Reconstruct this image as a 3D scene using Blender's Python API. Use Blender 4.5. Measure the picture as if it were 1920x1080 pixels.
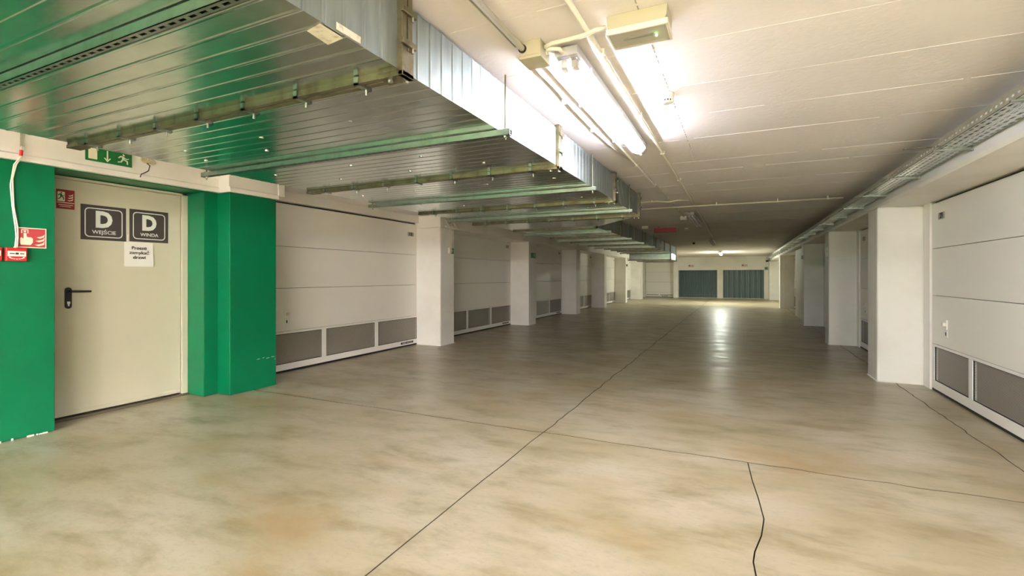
import bpy, bmesh, math, random
from mathutils import Matrix, Vector

random.seed(7)
for o in list(bpy.data.objects):
    bpy.data.objects.remove(o)
S = bpy.context.scene
COL = S.collection

# ------------------------------------------------------------------ camera, world, exposure
THETA = math.atan(425 / 905.0)
cam_d = bpy.data.cameras.new('camera')
cam_d.sensor_width = 36.0
cam_d.lens = 905.0 / 1920.0 * 36.0
cam_d.shift_y = -22.0 / 1920.0
cam_d.clip_start = 0.05
cam = bpy.data.objects.new('camera', cam_d)
COL.objects.link(cam)
cam.location = (0, 0, 1.25)
cam.rotation_euler = (math.pi / 2, 0, THETA)
S.camera = cam

W = bpy.data.worlds.new('world')
S.world = W
W.use_nodes = True
W.node_tree.nodes['Background'].inputs[0].default_value = (0.02, 0.02, 0.018, 1)
W.node_tree.nodes['Background'].inputs[1].default_value = 0.0

S.view_settings.view_transform = 'Standard'
S.view_settings.look = 'None'
S.view_settings.gamma = 1.0
S.view_settings.use_curve_mapping = False
S.view_settings.exposure = 2.8
S.cycles.use_denoising = True
S.cycles.max_bounces = 14
S.cycles.diffuse_bounces = 10
S.cycles.glossy_bounces = 6
S.cycles.transparent_max_bounces = 12
S.cycles.sample_clamp_indirect = 6.0
S.cycles.caustics_reflective = False
S.cycles.caustics_refractive = False

COOL, WARM, GREENISH = (0.95, 0.935, 1.06), (0.975, 0.95, 0.96), (0.94, 1.0, 0.86)
# tube fixtures: place along the aisle, strength of each tube (0 = switched off), colour of the tube; those behind the viewer are added fill
FIXTURES = [(-0.735, 2.16, 37.0, COOL), (-0.73, 8.6, 0.0, COOL), (-0.73, 15.1, 0.0, COOL), (-0.75, 23.1, 125.0, GREENISH),
            (-0.74, -6.2, 420.0, WARM), (-2.45, -4.2, 20.0, WARM), (-2.9, -6.6, 800.0, COOL),  # this row and the next: unseen fixtures added to even out the light
            (0.95, -4.6, 240.0, WARM), (0.95, -7.4, 480.0, WARM), (0.2, -11.5, 600.0, WARM)]

# ------------------------------------------------------------------ materials
def mat(name, color, rough=0.5, metal=0.0, spec=0.5, bump=None, var=None, coat=0.0, emit=None):
    m = bpy.data.materials.new(name)
    m.use_nodes = True
    nt = m.node_tree
    b = nt.nodes['Principled BSDF']
    b.inputs['Base Color'].default_value = (*color, 1)
    b.inputs['Roughness'].default_value = rough
    b.inputs['Metallic'].default_value = metal
    b.inputs['Specular IOR Level'].default_value = spec
    if coat:
        b.inputs['Coat Weight'].default_value = coat
        b.inputs['Coat Roughness'].default_value = 0.15
    if emit:
        b.inputs['Emission Color'].default_value = (*emit[0], 1)
        b.inputs['Emission Strength'].default_value = emit[1]
    geo = None
    def pos(scale):
        nonlocal geo
        if geo is None:
            geo = nt.nodes.new('ShaderNodeNewGeometry')
        mp = nt.nodes.new('ShaderNodeMapping')
        mp.inputs['Scale'].default_value = scale if isinstance(scale, tuple) else (scale,) * 3
        nt.links.new(geo.outputs['Position'], mp.inputs['Vector'])
        return mp.outputs[0]
    def noise(scale, detail=4, rough_=0.55):
        n = nt.nodes.new('ShaderNodeTexNoise')
        n.inputs['Scale'].default_value = 1.0
        n.inputs['Detail'].default_value = detail
        n.inputs['Roughness'].default_value = rough_
        nt.links.new(pos(scale), n.inputs['Vector'])
        return n.outputs['Fac']
    if var:                       # (scale, other colour, low, high)
        sc, col2, lo, hi = var
        r = nt.nodes.new('ShaderNodeMapRange')
        r.inputs[1].default_value = lo
        r.inputs[2].default_value = hi
        nt.links.new(noise(sc), r.inputs[0])
        mx = nt.nodes.new('ShaderNodeMix')
        mx.data_type = 'RGBA'
        mx.inputs[6].default_value = (*color, 1)
        mx.inputs[7].default_value = (*col2, 1)
        nt.links.new(r.outputs[0], mx.inputs[0])
        nt.links.new(mx.outputs[2], b.inputs['Base Color'])
    if bump:                      # (scale, strength, distance)
        sc, st, di = bump
        bp = nt.nodes.new('ShaderNodeBump')
        bp.inputs['Strength'].default_value = st
        bp.inputs['Distance'].default_value = di
        nt.links.new(noise(sc), bp.inputs['Height'])
        nt.links.new(bp.outputs[0], b.inputs['Normal'])
    return m


def floor_material():
    m = bpy.data.materials.new('polished_concrete')
    m.use_nodes = True
    nt = m.node_tree
    N, L = nt.nodes, nt.links
    b = N['Principled BSDF']
    geo = N.new('ShaderNodeNewGeometry')
    def noise(scale, detail=5, rg=0.6, off=(0, 0, 0), dist=0.0):
        mp = N.new('ShaderNodeMapping')
        mp.inputs['Scale'].default_value = scale
        mp.inputs['Location'].default_value = off
        L.new(geo.outputs['Position'], mp.inputs['Vector'])
        n = N.new('ShaderNodeTexNoise')
        n.inputs['Scale'].default_value = 1
        n.inputs['Detail'].default_value = detail
        n.inputs['Roughness'].default_value = rg
        n.inputs['Distortion'].default_value = dist
        L.new(mp.outputs[0], n.inputs['Vector'])
        return n.outputs['Fac']
    def rng(x, lo, hi, a=0.0, c=1.0):
        r = N.new('ShaderNodeMapRange')
        r.interpolation_type = 'SMOOTHSTEP'
        for i, v in enumerate((lo, hi, a, c)):
            r.inputs[i + 1].default_value = v
        L.new(x, r.inputs[0])
        return r.outputs[0]
    def mix(f, a, c):
        mx = N.new('ShaderNodeMix')
        mx.data_type = 'RGBA'
        L.new(f, mx.inputs[0])
        for i, v in ((6, a), (7, c)):
            if isinstance(v, tuple):
                mx.inputs[i].default_value = (*v, 1)
            else:
                L.new(v, mx.inputs[i])
        return mx.outputs[2]
    c = mix(rng(noise((0.9, 1.3, 1), 3, 0.5), 0.28, 0.72), FLOOR_A, FLOOR_B)
    c = mix(rng(noise((2.0, 4.5, 1), 6, 0.66, (3, 1, 0), 0.2), 0.40, 0.80, 0, 1.0), c, FLOOR_C)
    c = mix(rng(noise((0.9, 1.4, 1), 5, 0.6, (11.3, 5, 0), 0.2), 0.52, 0.74, 0, 0.75), c, FLOOR_STAIN)
    c = mix(rng(noise((9, 14, 1), 4, 0.6, (2, 7, 0)), 0.52, 0.85, 0, 0.5), c, FLOOR_D)
    c = mix(rng(noise((26, 40, 1), 5, 0.65), 0.48, 0.80, 0, 0.6), c, FLOOR_D)
    L.new(c, b.inputs['Base Color'])
    L.new(rng(noise((2.6, 3.4, 1), 5, 0.6, (1, 9, 0)), 0.3, 0.7, 0.285, 0.40), b.inputs['Roughness'])
    b.inputs['Specular IOR Level'].default_value = 0.5
    bp = N.new('ShaderNodeBump')
    bp.inputs['Strength'].default_value = 0.3
    bp.inputs['Distance'].default_value = 0.01
    L.new(noise((5, 7, 1), 5), bp.inputs['Height'])
    L.new(bp.outputs[0], b.inputs['Normal'])
    return m


def mesh_grille_material():
    """perforated sheet: real see-through round holes on a hexagonal pitch"""
    m = bpy.data.materials.new('perforated_sheet')
    m.use_nodes = True
    nt = m.node_tree
    N, L = nt.nodes, nt.links
    b = N['Principled BSDF']
    b.inputs['Base Color'].default_value = (0.50, 0.46, 0.40, 1)
    b.inputs['Roughness'].default_value = 0.45
    b.inputs['Metallic'].default_value = 0.35
    tc = N.new('ShaderNodeTexCoord')
    sep = N.new('ShaderNodeSeparateXYZ')
    L.new(tc.outputs['UV'], sep.inputs[0])
    def math_(op, a, c=None):
        n = N.new('ShaderNodeMath')
        n.operation = op
        for i, v in enumerate((a, c)):
            if v is None:
                continue
            if isinstance(v, (int, float)):
                n.inputs[i].default_value = v
            else:
                L.new(v, n.inputs[i])
        return n.outputs[0]
    P = 0.0135
    def dist(offx, offy):
        fx = math_('SUBTRACT', math_('FRACT', math_('ADD', math_('DIVIDE', sep.outputs[0], P), offx)), 0.5)
        fy = math_('MULTIPLY', math_('SUBTRACT', math_('FRACT', math_('ADD', math_('DIVIDE', sep.outputs[1], P * 1.732), offy)), 0.5), 1.732)
        return math_('SQRT', math_('ADD', math_('MULTIPLY', fx, fx), math_('MULTIPLY', fy, fy)))
    d = math_('MINIMUM', dist(0, 0), dist(0.5, 0.5))
    hole = math_('LESS_THAN', d, 0.36)
    tr = N.new('ShaderNodeBsdfTransparent')
    ms = N.new('ShaderNodeMixShader')
    L.new(hole, ms.inputs[0])
    L.new(b.outputs[0], ms.inputs[1])
    L.new(tr.outputs[0], ms.inputs[2])
    L.new(ms.outputs[0], N['Material Output'].inputs[0])
    return m


def cover_material():
    """clear ribbed plastic cover of the tube fixtures"""
    m = bpy.data.materials.new('clear_ribbed_plastic')
    m.use_nodes = True
    nt = m.node_tree
    N, L = nt.nodes, nt.links
    N.remove(N['Principled BSDF'])
    tr = N.new('ShaderNodeBsdfTransparent')
    tr.inputs[0].default_value = (0.97, 0.97, 0.97, 1)
    tl = N.new('ShaderNodeBsdfTranslucent')
    tl.inputs[0].default_value = (0.9, 0.9, 0.9, 1)
    gl = N.new('ShaderNodeBsdfGlossy')
    gl.inputs['Roughness'].default_value = 0.12
    a = N.new('ShaderNodeMixShader'); a.inputs[0].default_value = 0.28
    L.new(tr.outputs[0], a.inputs[1]); L.new(tl.outputs[0], a.inputs[2])
    c = N.new('ShaderNodeMixShader'); c.inputs[0].default_value = 0.07
    L.new(a.outputs[0], c.inputs[1]); L.new(gl.outputs[0], c.inputs[2])
    L.new(c.outputs[0], N['Material Output'].inputs[0])
    return m


def emission(name, col, s):
    m = bpy.data.materials.new(name)
    m.use_nodes = True
    nt = m.node_tree
    nt.nodes.remove(nt.nodes['Principled BSDF'])
    e = nt.nodes.new('ShaderNodeEmission')
    e.inputs[0].default_value = (*col, 1)
    e.inputs[1].default_value = s
    nt.links.new(e.outputs[0], nt.nodes['Material Output'].inputs[0])
    return m


FLOOR_A = (0.365, 0.31, 0.185)
FLOOR_B = (0.485, 0.435, 0.33)
FLOOR_C = (0.225, 0.178, 0.08)
FLOOR_D = (0.30, 0.26, 0.18)
FLOOR_STAIN = (0.36, 0.25, 0.12)

M = {
    'white': mat('white_masonry_paint', (0.85, 0.825, 0.775), 0.6, bump=((22, 22, 22), 0.25, 0.006), var=((1.3, 1.3, 1.6), (0.74, 0.71, 0.65), 0.45, 0.75)),
    'ceiling': mat('white_ceiling_paint', (0.80, 0.765, 0.745), 0.75, bump=((30, 30, 30), 0.35, 0.006), var=((0.8, 1.5, 1), (0.75, 0.715, 0.69), 0.42, 0.75)),
    'green': mat('glossy_green_paint', (0.0, 0.14, 0.053), 0.33, spec=0.35, bump=((26, 26, 26), 0.12, 0.004), var=((1.7, 1.7, 1.7), (0.0, 0.128, 0.048), 0.4, 0.7)),
    'floor': floor_material(),
    'subfloor': mat('dark_joint_dirt', (0.10, 0.08, 0.048), 0.9),
    'panel': mat('white_door_lacquer', (0.85, 0.82, 0.76), 0.36, bump=((3.0, 3.0, 38), 0.10, 0.01)),
    'frame': mat('white_door_frame', (0.86, 0.83, 0.775), 0.4),
    'gap': mat('black_rubber_and_shade', (0.012, 0.011, 0.01), 0.7),  # rubber seals, and the shade coloured into gaps and channels
    'grille': mesh_grille_material(),
    'void': mat('painted_garage_dark', (0.20, 0.175, 0.14), 0.9),  # shade of the unlit garage, painted on a sheet behind the grille
    'beige': mat('beige_steel_door', (0.58, 0.545, 0.41), 0.4, bump=((60, 60, 60), 0.05, 0.002)),
    'black': mat('black_plastic', (0.012, 0.012, 0.012), 0.4),
    'steel': mat('bright_steel', (0.75, 0.74, 0.70), 0.25, 1.0),
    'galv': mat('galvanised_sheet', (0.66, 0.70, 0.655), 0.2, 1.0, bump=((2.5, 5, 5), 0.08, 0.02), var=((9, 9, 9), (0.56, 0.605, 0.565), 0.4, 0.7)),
    'galv_side_dimmed': mat('galvanised_sheet_side_dimmed', (0.36, 0.405, 0.39), 0.62, 1.0, var=((7, 16, 2), (0.27, 0.315, 0.30), 0.4, 0.7)),  # same sheet coloured darker, keeps the lamp-lit duct sides from washing out
    'galv_old': mat('dull_galvanised_steel', (0.20, 0.175, 0.105), 0.45, 0.85, var=((14, 14, 14), (0.11, 0.09, 0.05), 0.45, 0.7)),
    'galv_rail': mat('galvanised_rail', (0.34, 0.37, 0.33), 0.36, 1.0, var=((14, 14, 14), (0.26, 0.285, 0.24), 0.45, 0.7)),
    'plastic': mat('cream_plastic', (0.74, 0.71, 0.60), 0.45),
    'oldplastic': mat('yellowed_plastic', (0.44, 0.415, 0.28), 0.5),
    'grey': mat('grey_plastic', (0.42, 0.43, 0.42), 0.45),
    'cover': cover_material(),
    'tube_off': mat('unlit_tube_glass', (0.75, 0.75, 0.74), 0.25),
    'reflector': mat('lamp_reflector', (0.70, 0.70, 0.68), 0.25, 0.9),
    'sign_dark': mat('dark_brown_sign', (0.052, 0.042, 0.040), 0.5),
    'sign_text': mat('pale_sign_print', (0.70, 0.71, 0.64), 0.5),
    'paper': mat('white_paper', (0.80, 0.78, 0.72), 0.8),
    'ink': mat('black_ink', (0.03, 0.03, 0.03), 0.7),
    'red': mat('red_plastic', (0.62, 0.02, 0.018), 0.35),
    'sign_red': mat('red_sign_print', (0.50, 0.055, 0.06), 0.45),
    'sign_darkred': mat('dark_red_sign_print', (0.30, 0.018, 0.018), 0.45),
    'sign_cream': mat('cream_sign_print', (0.80, 0.77, 0.60), 0.5),
    'sign_green': mat('green_sign_print', (0.006, 0.16, 0.035), 0.4),
    'red_box': mat('dark_red_box', (0.30, 0.008, 0.010), 0.45),
    'teal': mat('teal_roll_door', (0.028, 0.068, 0.070), 0.4),
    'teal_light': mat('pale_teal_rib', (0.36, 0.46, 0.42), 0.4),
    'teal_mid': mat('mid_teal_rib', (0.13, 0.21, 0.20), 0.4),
    'label': mat('grey_number_plate', (0.36, 0.34, 0.28), 0.5),
    'sticker': mat('worn_paper_sticker', (0.70, 0.66, 0.54), 0.8, var=((40, 40, 40), (0.5, 0.46, 0.36), 0.5, 0.65)),
    'foam': mat('rough_filler_foam', (0.62, 0.56, 0.36), 0.9, bump=((70, 70, 70), 0.8, 0.02)),
    'led': emission('green_led', (0.35, 1.0, 0.35), 3.0),
}

# ------------------------------------------------------------------ helpers
class MB:
    """collects simple solids, then links them as ONE mesh object"""
    def __init__(self, xf=None):
        self.v, self.f, self.xf, self.uv = [], [], xf, None
    def add(self, vs, fs):
        k = len(self.v)
        self.v += [self.xf(*p) if self.xf else tuple(p) for p in vs]
        self.f += [tuple(i + k for i in q) for q in fs]
        return self
    def box(self, x0, x1, y0, y1, z0, z1):
        return self.add([(x0, y0, z0), (x1, y0, z0), (x1, y1, z0), (x0, y1, z0), (x0, y0, z1), (x1, y0, z1), (x1, y1, z1), (x0, y1, z1)],
                        [(0, 3, 2, 1), (4, 5, 6, 7), (0, 1, 5, 4), (1, 2, 6, 5), (2, 3, 7, 6), (3, 0, 4, 7)])
    def prism(self, pts, h0, h1, axis=1):
        """pts: polygon in the two other axes (in x,y,z order), extruded along axis from h0 to h1"""
        def P(a, b, h):
            return [(h, a, b), (a, h, b), (a, b, h)][axis]
        n = len(pts)
        vs = [P(a, b, h0) for a, b in pts] + [P(a, b, h1) for a, b in pts]
        fs = [tuple(range(n - 1, -1, -1)), tuple(range(n, 2 * n))] + [(i, (i + 1) % n, n + (i + 1) % n, n + i) for i in range(n)]
        return self.add(vs, fs)
    def tube(self, pts, r, n=8):
        pts = [Vector(p) for p in pts]
        vs, fs = [], []
        for i, p in enumerate(pts):
            d = (pts[min(i + 1, len(pts) - 1)] - pts[max(i - 1, 0)]).normalized()
            up = Vector((0, 0, 1)) if abs(d.z) < 0.9 else Vector((1, 0, 0))
            a = d.cross(up).normalized()
            b = d.cross(a).normalized()
            for k in range(n):
                t = 2 * math.pi * k / n
                vs.append(tuple(p + a * r * math.cos(t) + b * r * math.sin(t)))
        for i in range(len(pts) - 1):
            for k in range(n):
                fs.append((i * n + k, i * n + (k + 1) % n, (i + 1) * n + (k + 1) % n, (i + 1) * n + k))
        fs.append(tuple(range(n - 1, -1, -1)))
        fs.append(tuple(range((len(pts) - 1) * n, len(pts) * n)))
        return self.add(vs, fs)
    def lathe(self, prof, c, n=20, axis=2):
        """prof: (radius, height) pairs around an axis through c"""
        vs, fs = [], []
        for r, h in prof:
            for k in range(n):
                t = 2 * math.pi * k / n
                q = (r * math.cos(t), r * math.sin(t), h)
                q = {2: q, 0: (h, q[0], q[1]), 1: (q[0], h, q[1])}[axis]
                vs.append((c[0] + q[0], c[1] + q[1], c[2] + q[2]))
        for i in range(len(prof) - 1):
            for k in range(n):
                fs.append((i * n + k, i * n + (k + 1) % n, (i + 1) * n + (k + 1) % n, (i + 1) * n + k))
        fs.append(tuple(range(n)))
        fs.append(tuple(range((len(prof) - 1) * n, len(prof) * n)))
        return self.add(vs, fs)
    def build(self, name, m, parent=None, bevel=0.0, smooth=False, seg=2):
        me = bpy.data.meshes.new(name)
        me.from_pydata(self.v, [], self.f)
        bm = bmesh.new()
        bm.from_mesh(me)
        bmesh.ops.recalc_face_normals(bm, faces=bm.faces)
        if bevel:
            bmesh.ops.bevel(bm, geom=bm.edges[:], offset=bevel, segments=seg, affect='EDGES', profile=0.5, clamp_overlap=True)
        bm.to_mesh(me)
        bm.free()
        if smooth:
            for p in me.polygons:
                p.use_smooth = True
        me.materials.append(M[m] if isinstance(m, str) else m)
        o = bpy.data.objects.new(name, me)
        COL.objects.link(o)
        if parent is not None:
            o.parent = parent
            if parent.type == 'EMPTY':
                o.matrix_parent_inverse = Matrix.Translation(-parent.location)
        return o


def tag(o, label=None, cat=None, group=None, kind=None):
    for k, v in (('label', label), ('category', cat), ('group', group), ('kind', kind)):
        if v:
            o[k] = v
    return o


def root(name, loc, label, cat, group=None, kind=None):
    o = bpy.data.objects.new(name, None)
    o.empty_display_size = 0.1
    COL.objects.link(o)
    o.location = loc
    return tag(o, label, cat, group, kind)


def struct(o, label=None, cat=None):
    return tag(o, label, cat, None, 'structure')


def box(name, m, x0, x1, y0, y1, z0, z1, parent=None, bevel=0.0):
    return MB().box(x0, x1, y0, y1, z0, z1).build(name, m, parent, bevel)


def lettering(body, m, size, xf, parent, name='lettering', align='CENTER', depth=0.0008, bold=0.0, sx=1.0, fit=None):
    """flat printed lettering; xf maps (across, up, out) to world; centre of the line sits at the origin"""
    c = bpy.data.curves.new(name, 'FONT')
    c.body = body
    c.size = size
    c.align_x = align
    c.align_y = 'CENTER'
    c.extrude = depth
    c.offset = bold
    c.resolution_u = 3
    t = bpy.data.objects.new(name, c)
    COL.objects.link(t)
    dg = bpy.context.evaluated_depsgraph_get()
    me = bpy.data.meshes.new_from_object(t.evaluated_get(dg))
    bpy.data.objects.remove(t)
    if fit:                                   # width of the line, height of its plain capitals or whole box
        x0, x1 = min(v.co.x for v in me.vertices), max(v.co.x for v in me.vertices)
        z0 = min(v.co.z for v in me.vertices)
        for v in me.vertices:
            v.co.x = (v.co.x - (x0 + x1) / 2) * fit / (x1 - x0)
            v.co.z -= z0
        sx = 1.0
    for v in me.vertices:
        v.co = Vector(xf(v.co.x * sx, v.co.y, v.co.z))
    bm = bmesh.new()
    bm.from_mesh(me)
    bmesh.ops.recalc_face_normals(bm, faces=bm.faces)
    bm.to_mesh(me)
    bm.free()
    me.name = name
    me.materials.clear()
    me.materials.append(M[m])
    o = bpy.data.objects.new(name, me)
    COL.objects.link(o)
    if parent is not None:
        o.parent = parent
        if parent.type == 'EMPTY':
            o.matrix_parent_inverse = Matrix.Translation(-parent.location)
    return o


def flat(name, m, polys, xf, parent, d0=0.0, d1=0.0012):
    """flat printed shapes: polygons in (across, up), given a print thickness"""
    mb = MB(lambda a, b, c: xf(a, b, c))
    for p in polys:
        mb.prism(p, d0, d1, axis=2)
    return mb.build(name, m, parent)


def frame_xf(origin, U, Nn):
    O, U, Nn = Vector(origin), Vector(U), Vector(Nn)
    return lambda a, b, c=0.0: tuple(O + U * a + Vector((0, 0, 1)) * b + Nn * c)


def rrect(w, h, r, n=5):
    out = []
    for cx, cy, a0 in ((w / 2 - r, h / 2 - r, 0), (-w / 2 + r, h / 2 - r, 90), (-w / 2 + r, -h / 2 + r, 180), (w / 2 - r, -h / 2 + r, 270)):
        for i in range(n + 1):
            t = math.radians(a0 + 90 * i / n)
            out.append((cx + r * math.cos(t), cy + r * math.sin(t)))
    return out


# ------------------------------------------------------------------ setting: floor
Y0, Y1 = -14.0, 30.0
H = 2.35
floor = struct(box('floor', 'subfloor', -6.2, 2.6, Y0, Y1 + 1, -0.25, -0.035), 'polished tan concrete floor with dark joints and cracks', 'floor')


def wob(a, b, n, amp, seed):
    """a wobbling polyline from a to b (used on both sides of a joint)"""
    r = random.Random(seed)
    pts = []
    d = Vector((b[0] - a[0], b[1] - a[1]))
    nrm = Vector((-d.y, d.x)).normalized()
    off = 0.0
    for i in range(n + 1):
        t = i / n
        off = 0.7 * off + r.uniform(-amp, amp)
        k = 0.0 if i in (0, n) else off
        pts.append((a[0] + d.x * t + nrm.x * k, a[1] + d.y * t + nrm.y * k))
    return pts


XC = [-6.2, -1.415, 1.665, 2.6]
YC = [Y0, 3.605, 9.75, 15.9, 22.0, Y1 + 1]
hor, ver = {}, {}
for j, y in enumerate(YC):
    for i in range(3):
        hor[i, j] = wob((XC[i], y), (XC[i + 1], y), 44 if abs(y) < 11 else 10, 0.008, 100 + i * 10 + j)
for i, x in enumerate(XC):
    for j in range(len(YC) - 1):
        ver[i, j] = wob((x, YC[j]), (x, YC[j + 1]), 70 if j < 2 else 20, 0.009, 300 + i * 10 + j)
# the meandering crack that runs from the cross joint towards the viewer
crack = [(0.065, 3.605), (0.075, 3.3), (0.10, 3.05), (0.118, 2.8), (0.10, 2.62), (0.066, 2.45), (0.058, 2.36), (0.066, 2.25), (0.05, 2.0), (0.09, 1.5), (0.04, 0.8), (0.1, 0), (0.05, -2), (0.09, -5), (0.05, Y0)]


def inset(poly, g):
    n = len(poly)
    out = []
    for k in range(n):
        p0, p, p1 = Vector(poly[k - 1]), Vector(poly[k]), Vector(poly[(k + 1) % n])
        a = (p - p0).normalized() if (p - p0).length > 1e-6 else Vector((1, 0))
        b = (p1 - p).normalized() if (p1 - p).length > 1e-6 else a
        na, nb = Vector((-a.y, a.x)), Vector((-b.y, b.x))
        m_ = (na + nb)
        m_ = m_.normalized() if m_.length > 1e-6 else na
        s_ = g / max(0.4, m_.dot(na))
        out.append((p.x + m_.x * s_, p.y + m_.y * s_))
    return out


def slab(poly, gap=0.006, span=None):
    q = inset(poly, gap)
    if span:                                   # the cross joints are a little wider than the long ones
        q = [(x, y + 0.0015 if y < span[0] + 0.06 else y - 0.0015 if y > span[1] - 0.06 else y) for x, y in q]
    o = MB().prism(q, -0.035, 0.0, axis=2).build('floor_slab', 'floor', floor)
    o.data.materials.append(M['subfloor'])     # dirt-filled joint walls
    for p in o.data.polygons:
        if abs(p.normal.z) < 0.5:
            p.material_index = 1


for i in range(3):
    for j in range(len(YC) - 1):
        bot, top, le, ri = hor[i, j], hor[i, j + 1], ver[i, j], ver[i + 1, j]
        if i == 1 and j == 0:
            # split this slab along the crack
            k = min(range(len(top)), key=lambda q: abs(top[q][0] - 0.065))
            kb = min(range(len(bot)), key=lambda q: abs(bot[q][0] - 0.05))
            cr = [top[k]] + crack[1:-1] + [bot[kb]]
            slab(bot[:kb + 1] + cr[::-1][1:] + top[:k][::-1] + le[::-1][1:-1], 0.0032, (YC[j], YC[j + 1]))
            slab(bot[kb:] + ri[1:] + top[k:-1][::-1] + cr[1:-1], 0.0032, (YC[j], YC[j + 1]))
        else:
            slab(bot + ri[1:] + top[::-1][1:] + le[::-1][1:-1], 0.0045, (YC[j], YC[j + 1]))

# ------------------------------------------------------------------ setting: ceiling
ceiling = struct(box('ceiling', 'ceiling', -6.2, 2.6, Y0, Y1 + 1, H, H + 0.25), 'white painted concrete ceiling with shuttering board joints', 'ceiling')
rr = random.Random(5)
for y in (0.45, 0.9, 1.34, 1.86, 2.4, 2.95, 3.5, 4.1, 4.93, 5.38, 6.15, 6.7, 8.05, 9.1, 10.6, 12.4, 14.3, 16):
    mb = MB()
    x = -1.19
    while x < 1.45:                         # a joint line is a broken thin ridge of paint and grout
        l = rr.uniform(0.08, 0.7)
        w = rr.uniform(0.001, 0.0032)
        yo = y + rr.uniform(-0.002, 0.002)
        mb.box(x, min(1.46, x + l), yo - w, yo + w, H - rr.uniform(0.0006, 0.0024), H + 0.01)
        x += l + (rr.uniform(0, 0.25) if rr.random() < 0.45 else 0)
    mb.build('board_joint', 'ceiling', ceiling)
mb = MB()
for k in range(70):                          # dotted seam running along the aisle beside the smoke detector
    y = 0.65 + k * 0.061
    if rr.random() < 0.8:
        mb.box(-0.376, -0.371, y, y + rr.uniform(0.016, 0.05), H - 0.002, H + 0.01)
mb.build('board_seam', 'label', ceiling)

# ------------------------------------------------------------------ setting: walls
wl = struct(box('wall_left', 'white', -6.0, -5.43, Y0, Y1 + 1, 0, H), 'long wall with the green fire door end and garage doors', 'wall')
box('painted_wall', 'green', -5.43, -5.0, Y0, 1.96, 0.004, 2.133, wl, 0.004)
box('painted_soffit', 'green', -5.43, -5.012, 1.955, 3.17, 2.125, 2.136, wl)
box('painted_header', 'green', -5.43, -5.29, 1.95, 3.17, 2.10, 2.13, wl)
box('painted_jamb', 'green', -5.43, -5.008, 3.165, 3.33, 0.003, 2.133, wl, 0.006)
box('painted_pier', 'green', -5.43, -4.812, 3.312, 3.87, 0.003, 2.13, wl, 0.006)
MB().prism([(-5.43, 2.134), (-4.957, 2.134), (-4.957, 2.178), (-4.968, 2.184), (-4.978, 2.19), (-4.978, H), (-5.43, H)], Y0, 3.30, axis=1).build('beam', 'white', wl)
MB().prism([(-5.43, 2.131), (-4.792, 2.131), (-4.792, 2.178), (-4.800, 2.184), (-4.81, 2.19), (-4.81, H), (-5.43, H)], 3.30, 3.89, axis=1).build('beam', 'white', wl, 0.004)
box('cornice', 'white', -5.43, -4.80, 3.89, 3.98, 2.175, H, wl, 0.006)
box('lintel', 'white', -5.43, -5.30, 3.87, 7.29, 2.222, H, wl)
box('beam', 'white', -5.43, -4.83, 7.272, Y1, 2.128, H, wl, 0.012)
# scuffed bare plaster along the foot of the green wall
rr = random.Random(11)
mb = MB()
y = 1.30
while y < 1.95:
    l = rr.uniform(0.01, 0.06)
    mb.box(-5.003, -4.9985, y, min(1.955, y + l), 0.0, rr.uniform(0.005, 0.017))
    y += l + rr.uniform(0.0, 0.08)
mb.build('bare_plaster', 'plastic', wl)
mb = MB()
for y, z, l in ((3.62, 0.33, 0.045), (3.69, 0.335, 0.03), (3.735, 0.325, 0.05), (3.8, 0.33, 0.05), (3.845, 0.30, 0.02)):
    mb.add([(-4.8105, y, z), (-4.8105, y + l, z + 0.003), (-4.8105, y + l * 0.8, z + 0.006), (-4.8105, y + 0.2 * l, z + 0.005)], [(0, 1, 2, 3)])
mb.build('paint_scuff', 'sign_cream', wl)

wr = struct(box('wall_right', 'white', 2.0, 2.5, Y0, Y1 + 1, 0, H), 'long wall with garage doors below the cable tray', 'wall')
MB().prism([(2.0, 2.066), (1.51, 2.066), (1.485, 2.09), (1.485, H), (2.0, H)], Y0, 28.9, axis=1).build('beam', 'white', wr)
box('infill', 'white', 1.90, 2.0, Y0, 3.0, 0, 2.066, wr)
box('infill', 'white', 1.635, 2.0, 14.66, 17.75, 0, 2.066, wr, 0.006)
box('infill', 'white', 1.62, 1.93, 21.42, 21.88, 0, 2.066, wr, 0.004)
box('end_panel', 'white', 1.46, 2.0, 28.7, 29.9, 0, 2.066, wr, 0.006)

wb = struct(box('wall_back', 'white', -6.2, 2.6, 29.95, 30.9, 0, H), 'far end wall with two ribbed teal roller doors', 'wall')
box('pier', 'white', -3.44, -3.17, 29.45, 29.95, 0, H, wb, 0.005)
box('pier', 'white', -1.10, -0.80, 29.6, 29.95, 0, 1.62, wb)
box('pier', 'white', 1.25, 1.46, 29.6, 29.95, 0, 1.62, wb)
box('header', 'white', -3.17, 1.46, 29.6, 29.95, 1.60, H, wb)
box('lintel', 'white', -5.43, -3.44, 29.5, 29.95, 2.10, H, wb)
struct(box('wall_front', 'white', -6.2, 2.6, Y0 - 0.3, Y0, 0, H), 'wall behind the viewer closing the hall', 'wall')

# ------------------------------------------------------------------ pillars
def pillar(x0, x1, y0, y1, z1, label, chamfer=0.02):
    o = MB().box(x0, x1, y0, y1, 0.0, z1).build('pillar', 'white', None, chamfer, seg=3)
    # chipped plaster foot
    r = random.Random(int(y0 * 100))
    xf = x1 if x0 < -3 else x0
    mb = MB()
    y = y0
    for k in range(14):
        a = y0 + (y1 - y0) * k / 14
        mb.box(xf - 0.006, xf + 0.006, a, a + (y1 - y0) / 14, 0, r.uniform(0.003, 0.014))
        b = x0 + (x1 - x0) * k / 14
        mb.box(b, b + (x1 - x0) / 14, y0 - 0.005, y0 + 0.004, 0, r.uniform(0.003, 0.014))
    mb.build('chipped_foot', 'white', o)
    return tag(o, label, 'pillar', 'white pillars along the aisle', 'structure')


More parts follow.
